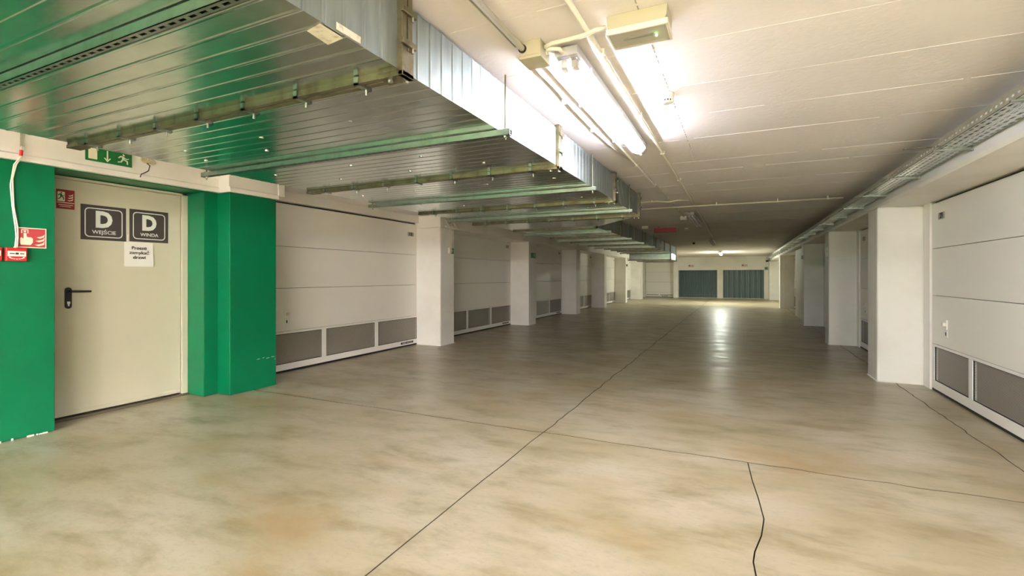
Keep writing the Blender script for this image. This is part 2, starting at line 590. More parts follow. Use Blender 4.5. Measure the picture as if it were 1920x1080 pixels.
LP = [(7.272, 7.745), (11.30, 11.77), (15.28, 15.72), (18.91, 19.30), (22.95, 23.26), (26.63, 27.42)]
LT = ['white pillar with a small green sign below pipe clips, next past door 18',
      'second white pillar past the green pier, green sign near its edge',
      'third white pillar past the green pier, between two shaded garage doors',
      'fourth white pillar past the green pier, where the dark stretch ends',
      'fifth white pillar past the green pier, dark fitting high on its bright edge',
      'sixth and last white pillar past the green pier, brightly lit by far lamp']
for (a, b), t in zip(LP, LT):
    pillar(-5.43, -4.832, a, b, 2.13, t, 0.022 if a < 9 else 0.012)
RP = [(7.03, 7.49), (10.44, 10.84), (14.18, 14.66), (21.42, 21.88)]
RT = ['large near white pillar beside garage door 29 under the cable tray',
      'white pillar under the cable tray carrying the pale lit square sign',
      'shaded white pillar under the cable tray with a small dark fitting',
      'far bright-edged white pillar under the cable tray near the end wall']
for k, ((a, b), t) in enumerate(zip(RP, RT)):
    pillar(1.487 if k < 3 else 1.455, 2.0 if k < 3 else 1.625, a, b, 2.07, t, 0.02)

# ------------------------------------------------------------------ doors
DN = [0]


def garage_door(origin, U, Nn, width, height, label, joints, plate=None, handle=0.45, number=None, mesh_h=(0.11, 0.50), grid=None, maker=True):
    """sectional door: three plain panels over a bottom section with three perforated windows. U runs across, Nn points to the aisle"""
    DN[0] += 1
    xf3 = frame_xf(origin, U, Nn)
    xf = lambda a, b, c: xf3(a, c, b)        # local (across, out, up)
    r = root('door_%d' % DN[0], origin, label, 'garage door', None, 'structure')
    g = 0.011
    MB(xf).box(0, width, -0.06, -0.02, 0.0, height).build('gap_shade', 'gap', r)  # black sheet behind the panels, stands in for shade in the gaps
    MB(xf).box(0.01, width - 0.01, -0.018, 0.012, 0.004, 0.03).build('bottom_seal', 'gap', r)
    zs = [joints[0]] + list(joints[1:]) + [height - 0.017]
    for a, b in zip(zs[:-1], zs[1:]):
        MB(xf).box(g, width - g, -0.018, 0.014, a + 0.0025, b - 0.0025).build('panel', 'panel', r, 0.0035)
    # bottom section: rails, stiles and the three perforated windows
    edges = grid or [0.06, 0.06 + (width - 0.12) / 3, 0.06 + 2 * (width - 0.12) / 3, width - 0.06]
    mh0, mh1 = mesh_h
    MB(xf).box(g, width - g, -0.018, 0.016, 0.028, mh0).build('bottom_rail', 'frame', r, 0.003)
    MB(xf).box(g, width - g, -0.018, 0.016, mh1, joints[0] - 0.002).build('top_rail', 'frame', r, 0.003)
    st = [(g, edges[0])] + [(e - 0.042, e + 0.042) for e in edges[1:-1]] + [(edges[-1], width - g)]
    for a, b in st:
        MB(xf).box(a, b, -0.018, 0.016, mh0, mh1).build('stile', 'frame', r, 0.003)
    for (a0, a1), (b0, b1) in zip(st[:-1], st[1:]):
        w0, w1 = a1, b0
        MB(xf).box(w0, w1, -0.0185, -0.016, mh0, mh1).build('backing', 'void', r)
        me = bpy.data.meshes.new('perforated_sheet')
        vs = [xf(w0, 0.002, mh0), xf(w1, 0.002, mh0), xf(w1, 0.002, mh1), xf(w0, 0.002, mh1)]
        me.from_pydata(vs, [], [(0, 1, 2, 3)])
        uv = me.uv_layers.new(name='UVMap')
        for l, q in zip(range(4), ((w0, mh0), (w1, mh0), (w1, mh1), (w0, mh1))):
            uv.data[l].uv = q
        me.materials.append(M['grille'])
        o = bpy.data.objects.new('perforated_sheet', me)
        COL.objects.link(o)
        o.parent = r
        o.matrix_parent_inverse = Matrix.Translation(-r.location)
        bd = MB(xf)
        t = 0.006
        bd.box(w0, w0 + t, 0.0, 0.010, mh0, mh1); bd.box(w1 - t, w1, 0.0, 0.010, mh0, mh1)
        bd.box(w0, w1, 0.0, 0.010, mh0, mh0 + t); bd.box(w0, w1, 0.0, 0.010, mh1 - t, mh1)
        bd.build('window_gasket', 'gap', r)
    if handle is not None:
        h = MB(xf)
        h.box(handle - 0.03, handle + 0.03, 0.014, 0.024, 0.70, 0.80)
        hd = h.build('lock_plate', 'frame', r, 0.003)
        MB(xf).box(handle - 0.018, handle + 0.022, 0.024, 0.052, 0.735, 0.775).build('handle', 'plastic', hd, 0.006)
        MB(xf).box(handle - 0.032, handle + 0.036, 0.014, 0.020, 0.625, 0.69).build('lock_escutcheon', 'frame', r, 0.003)
        MB(xf).box(handle - 0.006, handle + 0.012, 0.020, 0.023, 0.64, 0.675).build('keyhole', 'ink', r)
    if plate:
        a, z = plate
        p = MB(xf).box(a - 0.085, a + 0.085, 0.014, 0.018, z - 0.035, z + 0.035).build('number_plate', 'label', r, 0.001)
        if number:
            o2 = xf3(a, z, 0.018)
            lettering(number, 'ink', 0.082, frame_xf(o2, U, Nn), p, 'number', bold=0.002, fit=0.085)
    if maker:
        mk = MB(xf).box(maker - 0.35, maker, 0.016, 0.019, 0.052, 0.088).build('name_plate', 'ink', r)
        MB(xf).box(maker - 0.31, maker - 0.21, 0.019, 0.020, 0.060, 0.078).build('print', 'label', mk)
        MB(xf).box(maker - 0.19, maker - 0.03, 0.019, 0.020, 0.063, 0.076).build('print', 'label', mk)
    return r


JL = (0.532, 1.095, 1.64)
JR = (0.515, 1.042, 1.552)
LD = [(3.90, 7.36, 'white sectional garage door numbered 18 beside the green pier', '18'),
      (7.75, 11.37, 'second white garage door past the green pier, dimmer than door 18', None),
      (11.78, 15.31, 'third white garage door past the green pier, with rippled glints', None),
      (15.73, 19.0, 'fourth white garage door past the green pier, darker grilles below', None),
      (19.31, 23.0, 'fifth white garage door past the green pier, brightly lit narrow view', None),
      (23.27, 26.7, 'sixth white garage door past the green pier, bright sliver between pillars', None),
      (27.43, 29.5, 'seventh white garage door past the green pier, sliver near end wall', None)]
for a, b, t, n in LD:
    w = b - a
    g = [w - 3.25, w - 2.275, w - 1.175, w - 0.085]
    if g[0] < 0.06:
        g = [0.06] + g[1:] if g[1] > 0.3 else [0.06, w * 0.45, w - 0.06]
    garage_door((-5.36, a, 0), (0, 1, 0), (1, 0, 0), w, 2.215, t, JL, (w - 0.27, 2.005), 0.55 if a < 5 else 0.75, n, grid=g, maker=w - 0.2)
RD = [(3.1, 6.80, 'large near white garage door numbered 29 below the cable tray', '29'),
      (7.5, 10.27, 'white garage door between two shaded pillars under cable tray', None),
      (10.86, 14.0, 'darkest white garage door, deep between pillars under cable tray', None),
      (17.76, 21.40, 'far garage door in the recess under the tray, seen edge-on', None)]
for k, (a, b, t, n) in enumerate(RD):
    w = b - a
    garage_door((1.945, b, 0), (0, -1, 0), (-1, 0, 0), w, 2.06, t, JR, (0.29, 1.888), 0.42, n, mesh_h=(0.118, 0.486),
                grid=[0.085, 0.99, 2.1, w - 0.09], maker=None)
    # white guide rail between door and pillar
    tag(box('door_frame', 'frame', 1.915, 2.0, b + 0.006, b + 0.20, 0.0, 2.064, None, 0.004), None, None, None, 'structure')
for o in [o for o in COL.objects if o.name.startswith('door_frame')]:
    o.parent = wr
    o.matrix_parent_inverse = Matrix.Identity(4)
garage_door((-5.10, 29.9, 0), (1, 0, 0), (0, -1, 0), 1.62, 2.10, 'white garage door facing the viewer in the far corner', (0.30, 0.9, 1.5), None, None, None, mesh_h=(0.12, 0.16), grid=[0.06, 0.8, 1.56], maker=1.3)


def roll_door(x0, x1, label):
    DN[0] += 1
    r = root('door_%d' % DN[0], ((x0 + x1) / 2, 29.9, 0), label, 'garage door', None, 'structure')
    box('leaf', 'teal', x0, x1, 29.86, 29.93, 0.01, 1.615, r)
    n = 23
    for k in range(n):
        a = x0 + (x1 - x0) * (k + 0.5) / n
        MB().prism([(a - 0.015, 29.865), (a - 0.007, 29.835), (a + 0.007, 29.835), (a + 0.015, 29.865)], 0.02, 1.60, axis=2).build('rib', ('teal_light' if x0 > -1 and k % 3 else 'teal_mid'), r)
    box('sill', 'plastic', x0, x1, 29.80, 29.9, 0.0, 0.03, r)
    return r


roll_door(-3.165, -1.105, 'dark teal ribbed roller door nearer the duct on the end wall')
roll_door(-0.795, 1.245, 'dark teal ribbed roller door nearer the cable tray on the end wall')
for a, t in ((-2.48, 'small pale sign with red mark above the duct-side roller door'), (0.30, 'small pale sign with red mark above the tray-side roller door')):
    s_ = root('wall_sign', (a, 29.595, 1.84), t, 'sign')
    box('plate', 'sticker', a - 0.16, a + 0.16, 29.585, 29.6, 1.77, 1.91, s_)
    MB().lathe([(0.045, 0), (0.045, 0.006)], (a - 0.09, 29.580, 1.86), 12, axis=1).build('red_mark', 'sign_red', s_)
    box('print', 'sign_red', a - 0.02, a + 0.12, 29.580, 29.586, 1.83, 1.85, s_)

# ---- the green-framed fire door
DN[0] += 1
fd = root('door_%d' % DN[0], (-5.3, 2.6, 0), 'beige steel fire door with dark lettered signs in the green wall', 'door', None, 'structure')
FX = -5.285
box('leaf', 'beige', -5.335, FX, 2.005, 3.098, 0.035, 2.09, fd, 0.003)
box('threshold', 'subfloor', -5.40, FX + 0.03, 1.98, 3.16, 0.0, 0.022, fd)
fm = MB()
fm.box(-5.40, FX + 0.012, 3.104, 3.164, 0.0, 2.115); fm.box(-5.40, FX + 0.012, 1.965, 3.164, 2.093, 2.115)
fm.build('frame', 'beige', fd, 0.002)
box('drip_rail', 'beige', FX - 0.001, FX + 0.006, 2.01, 3.09, 0.045, 0.072, fd, 0.002)
hp = MB()
fxf = frame_xf((FX, 2.160, 1.06), (0, 1, 0), (1, 0, 0))
lp = flat('lock_plate', 'black', [rrect(0.048, 0.185, 0.023)], fxf, fd, 0, 0.009)
MB().tube([(FX + 0.005, 2.160, 1.118), (FX + 0.052, 2.160, 1.118), (FX + 0.058, 2.175, 1.118), (FX + 0.058, 2.30, 1.116)], 0.0095, 10).build('lever', 'black', lp, smooth=True)
flat('cylinder_lock', 'steel', [[(-0.011, -0.052), (0.011, -0.052), (0.011, -0.03), (-0.011, -0.03)], [(-0.006, -0.07), (0.006, -0.07), (0.006, -0.05), (-0.006, -0.05)]], fxf, lp, 0.009, 0.014)


def d_sign(yc, zc, w, h, word, label):
    s_ = root('door_sign', (FX, yc, zc), label, 'sign', None)
    xf = frame_xf((FX + 0.0015, yc, zc), (0, 1, 0), (1, 0, 0))
    flat('plate', 'sign_dark', [[(-w / 2, -h / 2), (w / 2, -h / 2), (w / 2, h / 2), (-w / 2, h / 2)]], xf, s_, 0, 0.002)
    ow, oh, t = w * 0.84, h * 0.84, 0.0085
    A, B = rrect(ow, oh, 0.035), rrect(ow - 2 * t, oh - 2 * t, 0.028)
    mb = MB(lambda a, b, c: xf(a, b, c))
    n = len(A)
    vs = [(a, b, 0.003) for a, b in A] + [(a, b, 0.003) for a, b in B]
    mb.add(vs, [(i, (i + 1) % n, n + (i + 1) % n, n + i) for i in range(n)])
    mb.build('border', 'sign_text', s_)
    lettering('D', 'sign_text', h * 0.62, lambda a, b, c: xf(a, b + h * 0.075, 0.0025 + c), s_, 'letter', bold=0.010, fit=w * 0.37)
    lettering(word, 'sign_text', h * 0.145, lambda a, b, c: xf(a, b - h * 0.275, 0.0025 + c), s_, 'lettering', bold=0.0006, fit=w * (0.525 if len(word) > 5 else 0.47))
    return s_


d_sign(2.423, 1.737, 0.350, 0.315, 'WEJŚCIE', 'dark door sign with a large D above WEJŚCIE')
d_sign(2.800, 1.742, 0.345, 0.312, 'WINDA', 'dark door sign with a large D above WINDA')
ps = root('paper_notice', (FX, 2.71, 1.46), 'white paper notice taped to the fire door under the signs', 'notice')
pxf = frame_xf((FX + 0.002, 2.708, 1.462), (0, 1, 0), (1, 0, 0))
mb = MB(lambda a, b, c: pxf(a, b, c))
nx, ny = 8, 8
vs = [(-0.125 + 0.25 * i / nx, -0.118 + 0.236 * j / ny, 0.001 + (0.014 * ((i / nx - 0.2) ** 2) * (1 - j / ny))) for j in range(ny + 1) for i in range(nx + 1)]
mb.add(vs, [(j * (nx + 1) + i, j * (nx + 1) + i + 1, (j + 1) * (nx + 1) + i + 1, (j + 1) * (nx + 1) + i) for j in range(ny) for i in range(nx)])
mb.build('sheet', 'paper', ps, smooth=True)
for k, wd in enumerate(('Proszę', 'zamykać', 'drzwi')):
    lettering(wd, 'ink', 0.044, lambda a, b, c, k=k: pxf(a, b + 0.060 - 0.045 * k, 0.0085 + c), ps, 'lettering', bold=0.0004, fit=(0.128, 0.172, 0.108)[k])
box('adhesive_tape', 'plastic', FX + 0.0016, FX + 0.0046, 2.605, 2.618, 1.572, 1.645, ps)

# running figure, flames, hand used on the safety signs (across, up), unit about 1 high
MAN = [[(-0.06, 0.50), (0.06, 0.44), (0.10, 0.36), (0.04, 0.30), (-0.07, 0.38)],                       # head
       [(-0.22, 0.30), (0.02, 0.28), (0.12, 0.10), (0.02, -0.06), (-0.12, -0.02), (-0.10, 0.12)],        # torso
       [(-0.22, 0.30), (-0.40, 0.10), (-0.34, 0.05), (-0.16, 0.20)], [(0.04, 0.24), (0.22, 0.10), (0.40, 0.16), (0.40, 0.09), (0.22, 0.02), (0.06, 0.14)],   # arms
       [(0.02, -0.06), (0.22, -0.16), (0.24, -0.40), (0.34, -0.40), (0.33, -0.10), (0.10, 0.04)],        # front leg
       [(-0.12, 0.0), (0.0, -0.06), (-0.14, -0.28), (-0.42, -0.34), (-0.42, -0.25), (-0.20, -0.20)]]


def flame(cx, cy, s):
    out = []
    for dx, dy, k in ((0, -0.34, 1.0), (0.02, -0.08, 0.95), (0.05, 0.16, 0.8)):
        out.append([(cx + s * (dx - 0.24 * k), cy + s * dy), (cx + s * (dx - 0.05 * k), cy + s * (dy - 0.08)), (cx + s * (dx + 0.22 * k), cy + s * (dy + 0.02)),
                    (cx + s * (dx + 0.26 * k), cy + s * (dy + 0.26 * k)), (cx + s * (dx + 0.14 * k), cy + s * (dy + 0.10)), (cx + s * (dx - 0.02 * k), cy + s * (dy + 0.04))])
    return out


def place(polys, cx, cy, sx, sy):
    return [[(cx + a * sx, cy + b * sy) for a, b in p] for p in polys]


def rect(a0, a1, b0, b1):
    return [(a0, b0), (a1, b0), (a1, b1), (a0, b1)]


# red fire-door sign at the top corner of the door
s_ = root('fire_door_sign', (FX, 2.146, 1.915), 'small dark red running-figure fire door sign in door top corner', 'sign')
xf = frame_xf((FX + 0.0015, 2.139, 1.918), (0, 1, 0), (1, 0, 0))
flat('plate', 'sign_darkred', [rect(-0.06, 0.066, -0.085, 0.082)], xf, s_, 0, 0.002)
flat('figure_field', 'sign_cream', [rect(-0.052, -0.002, -0.02, 0.062)], xf, s_, 0.002, 0.003)
flat('running_figure', 'ink', place(MAN, -0.027, 0.022, 0.055, 0.075), xf, s_, 0.003, 0.004)
flat('flames', 'sign_cream', flame(0.034, 0.02, 0.085), xf, s_, 0.002, 0.003)
flat('print', 'sign_cream', [rect(-0.055, 0.062, -0.034, -0.028), rect(-0.045, 0.055, -0.052, -0.047), rect(-0.035, 0.04, -0.066, -0.062)], xf, s_, 0.002, 0.003)

# ---- fire alarm sign, call points and their cables on the green wall
s_ = root('fire_alarm_sign', (-5.0, 1.815, 1.55), 'red hand and flames fire alarm sign with cream border', 'sign')
xf = frame_xf((-4.9985, 1.815, 1.549), (0, 1, 0), (1, 0, 0))
flat('plate', 'sign_cream', [rect(-0.09, 0.09, -0.078, 0.078)], xf, s_, 0, 0.003)
flat('red_field', 'sign_red', [rect(-0.083, 0.083, -0.071, 0.071)], xf, s_, 0.003, 0.004)
flat('flames', 'sign_cream', flame(0.048, -0.012, 0.12), xf, s_, 0.004, 0.005)
flat('hand', 'sign_cream', [[(-0.062, -0.055), (-0.005, -0.055), (0.008, -0.035), (0.008, -0.006), (-0.002, 0.004), (-0.016, 0.004), (-0.028, 0.008), (-0.030, 0.036), (-0.046, 0.036), (-0.046, -0.008), (-0.060, 0.002), (-0.066, -0.006), (-0.066, -0.04)]], xf, s_, 0.004, 0.005)
flat('button', 'sign_cream', [rect(-0.060, -0.018, 0.058, 0.064), rect(-0.060, -0.054, 0.034, 0.064), rect(-0.024, -0.018, 0.034, 0.064), rect(-0.045, -0.032, 0.042, 0.054)], xf, s_, 0.004, 0.005)


def call_point(yc, zc, label):
    s_ = root('fire_call_point', (-5.0, yc, zc), label, 'fire alarm')
    box('housing', 'red', -5.0, -4.958, yc - 0.062, yc + 0.062, zc - 0.05, zc + 0.052, s_, 0.008)
    MB().add([(-4.9565, yc - 0.052, zc - 0.014), (-4.9565, yc + 0.052, zc - 0.014), (-4.9565, yc + 0.052, zc + 0.026), (-4.9565, yc - 0.052, zc + 0.026)], [(0, 1, 2, 3)]).build('window_label', 'paper', s_)
    mb = MB()
    mb.box(-4.957, -4.955, yc - 0.04, yc - 0.012, zc + 0.003, zc + 0.010)
    mb.box(-4.957, -4.955, yc - 0.008, yc + 0.010, zc + 0.0, zc + 0.014)
    mb.box(-4.957, -4.955, yc + 0.018, yc + 0.042, zc + 0.003, zc + 0.010)
    mb.build('print', 'ink', s_)
    mb = MB()
    for k in range(9):
        t = math.pi * k / 8
        a, b = yc - 0.04 * math.cos(t), zc - 0.020 - 0.014 * math.sin(t)
        mb.box(-4.957, -4.9555, a - 0.005, a + 0.005, b - 0.003, b + 0.003)
    mb.build('arc_print', 'paper', s_)
    MB().lathe([(0.012, 0), (0.010, 0.012)], (-4.975, yc - 0.002, zc + 0.048), 10).build('cable_gland', 'sign_cream', s_)
    return s_


call_point(1.718, 1.415, 'red fire alarm call point directly below the white cable')
call_point(1.578, 1.415, 'red fire alarm call point cut off by the picture edge')
cr = root('cable', (-4.99, 1.716, 1.47), 'pair of twisted thin white cables down green wall to call point', 'cable')
for dy in (0.0, 0.012):
    P_ = [(-4.945, 1.742 + dy, 2.24), (-4.94, 1.735 + dy * 0.3, 2.16), (-4.985, 1.712 + dy, 2.10), (-4.99, 1.700 + dy * 0.4, 1.99), (-4.99, 1.694 + dy, 1.94), (-4.988, 1.704 + dy * 0.6, 1.78), (-4.99, 1.722 + dy, 1.62), (-4.99, 1.726 + dy * 0.8, 1.55), (-4.98, 1.716 + dy, 1.47)]
    c_ = MB().tube(P_, 0.0055, 8).build('strand', 'plastic', cr, smooth=True)
MB().tube([(-4.943, 1.738, 2.21), (-4.942, 1.735, 2.165)], 0.011, 10).build('red_cap', 'red', cr)
mb = MB()
for k in range(4):
    a = 1.745 + 0.008 * k
    mb.tube([(-4.974, a, 2.347), (-4.974, a - 0.004, 2.30), (-4.972, a - 0.003, 2.24)], 0.0022, 6)
o = mb.build('wire_bundle', 'oldplastic', None, smooth=True)
tag(o, 'thin loose wires running up the white beam above green wall', 'cable')

# ---- emergency exit sign on the white beam
s_ = root('exit_sign', (-4.975, 2.32, 2.32), 'green escape sign with down arrow and running figure, half behind duct', 'sign')
xf = frame_xf((-4.975, 2.32, 2.29), (0, 1, 0), (1, 0, 0))
flat('plate', 'sign_green', [rect(-0.172, 0.172, -0.058, 0.055)], xf, s_, 0, 0.006)
flat('door_mark', 'sign_cream', [rect(-0.152, -0.09, -0.042, 0.05)], xf, s_, 0.006, 0.007)
flat('arrow', 'sign_cream', [rect(-0.021, -0.011, -0.03, 0.05), [(-0.016, -0.048), (0.010, -0.016), (0.002, -0.012), (-0.016, -0.034), (-0.034, -0.012), (-0.042, -0.016)]], xf, s_, 0.006, 0.007)
flat('running_figure', 'sign_cream', place(MAN, 0.105, 0.0, 0.105, 0.098), xf, s_, 0.006, 0.007)

# foam-filled hole with a dark wire tail
f_ = root('wire_outlet', (-4.97, 2.62, 2.31), 'patch of rough filler with a dark wire tail above fire door', 'cable outlet')
mb = MB()
r_ = random.Random(3)
pts = []
for k in range(16):
    t = 2 * math.pi * k / 16
    pts.append((2.625 + 0.066 * math.cos(t) * r_.uniform(0.75, 1.2), 2.325 + 0.034 * math.sin(t) * r_.uniform(0.7, 1.2)))
mb.prism(pts, -4.985, -4.962, axis=0)
mb.build('filler', 'foam', f_, 0.004)
MB().tube([(-4.965, 2.612, 2.296), (-4.945, 2.626, 2.275), (-4.942, 2.612, 2.225), (-4.944, 2.575, 2.196), (-4.944, 2.555, 2.185), (-4.944, 2.545, 2.155)], 0.0045, 8).build('wire_tail', 'black', f_, smooth=True)

# ------------------------------------------------------------------ ventilation duct
ZB, ZT = 2.057, 2.33  # coordinates of ducts, rails, light fixtures and conduits were scaled about the camera
DXL, DXR = -3.66, -1.198


def ribbed(name, y0, y1, xl, xr, zb, zt, parent, pitch=0.09, h=0.0015):
    """duct shell whose sheets carry narrow raised stiffening ribs across it"""
    ys = []
    n = max(1, int((y1 - y0 - 0.05) / pitch))
    for k in range(n):
        c = y0 + 0.05 + pitch * (k + 0.5)
        if c > y1 - 0.04:
            break
        ys += [(c - 0.010, 0), (c - 0.003, h), (c + 0.003, h), (c + 0.010, 0)]
    ys = [(y0, 0)] + ys + [(y1, 0)]
    vs, fs = [], []
    for y, e in ys:
        vs += [(xl - 2 * e, y, zb - e), (xr + 2 * e, y, zb - e), (xr + 2 * e, y, zt + e), (xl - 2 * e, y, zt + e)]
    for i in range(len(ys) - 1):
        for k in range(4):
            fs.append((i * 4 + k, i * 4 + (k + 1) % 4, (i + 1) * 4 + (k + 1) % 4, (i + 1) * 4 + k))
    fs.append((0, 1, 2, 3)); fs.append(tuple(len(vs) - 4 + k for k in range(4)))
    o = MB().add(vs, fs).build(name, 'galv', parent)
    o.data.materials.append(M['galv_side_dimmed'])  # darkened copy for the side faces nearest the lamp
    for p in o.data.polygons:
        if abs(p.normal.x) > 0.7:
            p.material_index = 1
    return o


def flange(y, xl, xr, zb, zt, parent, proud=0.026, clamps=True, far=False):
    """bolted angle flange round the duct, with clamps along its lower edge"""
    p = proud
    mb = MB()
    for a, b in ((y - 0.032, y - 0.003), (y + 0.003, y + 0.032)) if not far else ((y - 0.03, y + 0.03),):
        mb.box(xl - p, xr + p, a, b, zb - p, zb + 0.004)
        mb.box(xr - 0.004, xr + p, a, b, zb - p, min(zt + p, H - 0.002))
        mb.box(xl - p, xl + 0.004, a, b, zb - p, min(zt + p, H - 0.002))
    f = mb.build('flange', 'galv_old', parent, 0.002)
    if not far:
        # folded corner pieces with bolts
        MB().box(xr - 0.09, xr + p + 0.004, y - 0.036, y + 0.036, zb - p - 0.004, zb - 0.01).box(xr + 0.006, xr + p + 0.004, y - 0.036, y + 0.036, zb - p - 0.004, zb + 0.07).build('corner_piece', 'galv_old', f, 0.003)
        MB().box(xl - p - 0.004, xl + 0.09, y - 0.036, y + 0.036, zb - p - 0.004, zb - 0.01).build('corner_piece', 'galv_old', f, 0.003)
        MB().lathe([(0.010, 0), (0.010, 0.014)], (xr + 0.005, y + 0.018, zb - p - 0.017), 6).build('bolt', 'steel', f)
        MB().lathe([(0.010, 0), (0.010, 0.014)], (xr - 0.045, y - 0.015, zb - p - 0.017), 6).build('bolt', 'steel', f)
        # side clamps
        for z in (zb + 0.10, zt - 0.05):
            MB().box(xr + p - 0.002, xr + p + 0.014, y - 0.045, y + 0.045, z - 0.012, z + 0.012).build('clamp', 'galv_old', f, 0.003)
            MB().lathe([(0.007, 0), (0.007, 0.03)], (xr + p + 0.007, y + 0.022, z - 0.03), 6).build('bolt', 'steel', f)
        if clamps:
            n = 7
            for k in range(n):
                x = xl + 0.2 + (xr - xl - 0.4) * k / (n - 1)
                mb = MB()
                mb.box(x - 0.011, x + 0.011, y - 0.042, y + 0.042, zb - p - 0.010, zb - p)
                mb.box(x - 0.011, x + 0.011, y - 0.042, y - 0.034, zb - p - 0.010, zb - p + 0.022)
                mb.box(x - 0.011, x + 0.011, y + 0.034, y + 0.042, zb - p - 0.010, zb - p + 0.022)
                mb.tube([(x, y + 0.02, zb - p), (x, y + 0.02, zb - p - 0.032)], 0.006, 6)
                mb.build('clamp', 'galv_rail', f)
    return f


FLY = [1.535, 3.33, 5.08, 6.455]
du = root('ventilation_duct', ((DXL + DXR) / 2, 3.0, ZB), 'wide galvanised ventilation duct hung low over the garage doors', 'duct')
for a, b in zip([-0.4] + FLY[:-1], FLY):
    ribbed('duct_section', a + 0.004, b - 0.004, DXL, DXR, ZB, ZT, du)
for y in FLY:
    flange(y, DXL, DXR, ZB, ZT, du)
r_ = random.Random(9)
for y, xs in ((1.92, (-3.22, -2.5, -1.8)), (2.14, (-3.4, -2.7)), (2.69, (-3.35, -2.6, -1.9)), (3.03, (-3.0, -2.3, -1.6)), (3.75, (-3.4, -2.8, -2.0, -1.4)), (4.48, (-3.2, -2.45, -1.8)), (4.77, (-2.85, -1.5)), (5.54, (-3.1, -2.4, -1.6)), (5.95, (-2.8, -2.0, -1.45))):
    for x in xs:
        MB().lathe([(0.004, 0), (0.014, 0.003), (0.014, 0.008)], (x + r_.uniform(-.05, .05), y, ZB - 0.0062), 10).build('fixing_disc', 'steel', du)
for nm, pts in (('sticker', [(-1.26, 1.145), (-1.185, 1.13), (-1.188, 1.232), (-1.27, 1.245)]), ):
    MB().prism([(a - 0.02, b) for a, b in pts], ZB - 0.0042, ZB - 0.0026, axis=2).build('sticker', 'sticker', du)
MB().box(DXR + 0.001, DXR + 0.0045, 1.19, 1.30, ZB + 0.004, ZB + 0.028).build('sticker', 'sticker', du)

# narrow run beyond, joined by a reducer
D2L, D2R = -3.585, -2.12
d2 = root('ventilation_duct', ((D2L + D2R) / 2, 16, ZB), 'narrower galvanised duct run continuing behind the wide duct', 'duct')
MB().add([(DXL, 6.50, ZB), (DXR, 6.50, ZB), (DXR, 6.50, ZT), (DXL, 6.50, ZT), (D2L, 7.75, ZB), (D2R, 7.75, ZB), (D2R, 7.75, ZT), (D2L, 7.75, ZT)],
         [(0, 1, 2, 3), (4, 5, 6, 7), (0, 1, 5, 4), (1, 2, 6, 5), (2, 3, 7, 6), (3, 0, 4, 7)]).build('reducer', 'galv', d2)
F2 = [7.75, 9.58, 10.92, 12.39, 14.1, 14.95, 15.8, 17.28, 18.87]
for a, b in zip(F2[:-1], F2[1:]):
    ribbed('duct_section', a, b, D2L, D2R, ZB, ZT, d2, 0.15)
for y in F2:
    flange(y, D2L, D2R, ZB, ZT, d2, 0.023, False, True)
box('drop_box', 'galv', D2L + 0.05, D2R - 0.01, 17.36, 19.11, 1.825, ZB, d2, 0.01)
for y in (17.38, 19.09):
    mb = MB()
    mb.box(D2L, D2R + 0.02, y - 0.025, y + 0.025, 1.805, 1.83); mb.box(D2R - 0.012, D2R + 0.02, y - 0.025, y + 0.025, 1.805, ZB)
    mb.build('flange', 'galv_old', d2, 0.002)
MB().tube([(-2.25, 19.1, 1.96), (-2.25, 19.7, 1.96)], 0.08, 14).build('spigot', 'galv', d2, smooth=True)


def strut(y, xl, xr, label, rods, slots=True, w=0.034, z1=None, tilt=0.0):
    """slotted channel rail under the duct, hung from the ceiling on threaded rods"""
    z1 = ZB - 0.006 if z1 is None else z1
    z0 = z1 - w
    r = root('support_rail', ((xl + xr) / 2, y, z0), label, 'support rail', 'slotted rails carrying the ducts')
    t = 0.0025
    mb = MB()
    mb.box(xl, xr, y - w / 2, y - w / 2 + t, z0, z1); mb.box(xl, xr, y + w / 2 - t, y + w / 2, z0, z1)
    mb.build('channel_side', 'galv_rail', r)
    mb = MB()
    if slots:
        s0 = 0.0115
        mb.box(xl, xr, y - w / 2, y - w / 2 + s0, z0, z0 + t); mb.box(xl, xr, y + w / 2 - s0, y + w / 2, z0, z0 + t)
        x = xl
        while x < xr:
            mb.box(x, min(xr, x + 0.021), y - w / 2 + s0, y + w / 2 - s0, z0, z0 + t)
            x += 0.0505
        mb.box(xl, xr, y - w / 2 + t, y + w / 2 - t, z1 - 0.004, z1 - 0.003)
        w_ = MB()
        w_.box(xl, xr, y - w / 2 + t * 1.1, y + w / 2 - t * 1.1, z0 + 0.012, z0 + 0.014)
        w_.build('channel_shade', 'gap', r)  # black strip above the slots, the channel's inner shade put in as colour
    else:
        mb.box(xl, xr, y - w / 2, y + w / 2, z0, z0 + t)
    mb.build('slotted_face', 'galv_rail', r)
    for x in rods:
        rod = MB().tube([(x, y, z0 - 0.022), (x, y, H)], 0.0048, 8).build('threaded_rod', 'galv_old', r)
        MB().lathe([(0.010, 0), (0.010, 0.010)], (x, y, z0 - 0.010), 6).build('nut', 'steel', rod)
        MB().lathe([(0.018, 0), (0.018, 0.003)], (x, y, z1 + 0.001), 12).build('washer', 'steel', rod)
    return r


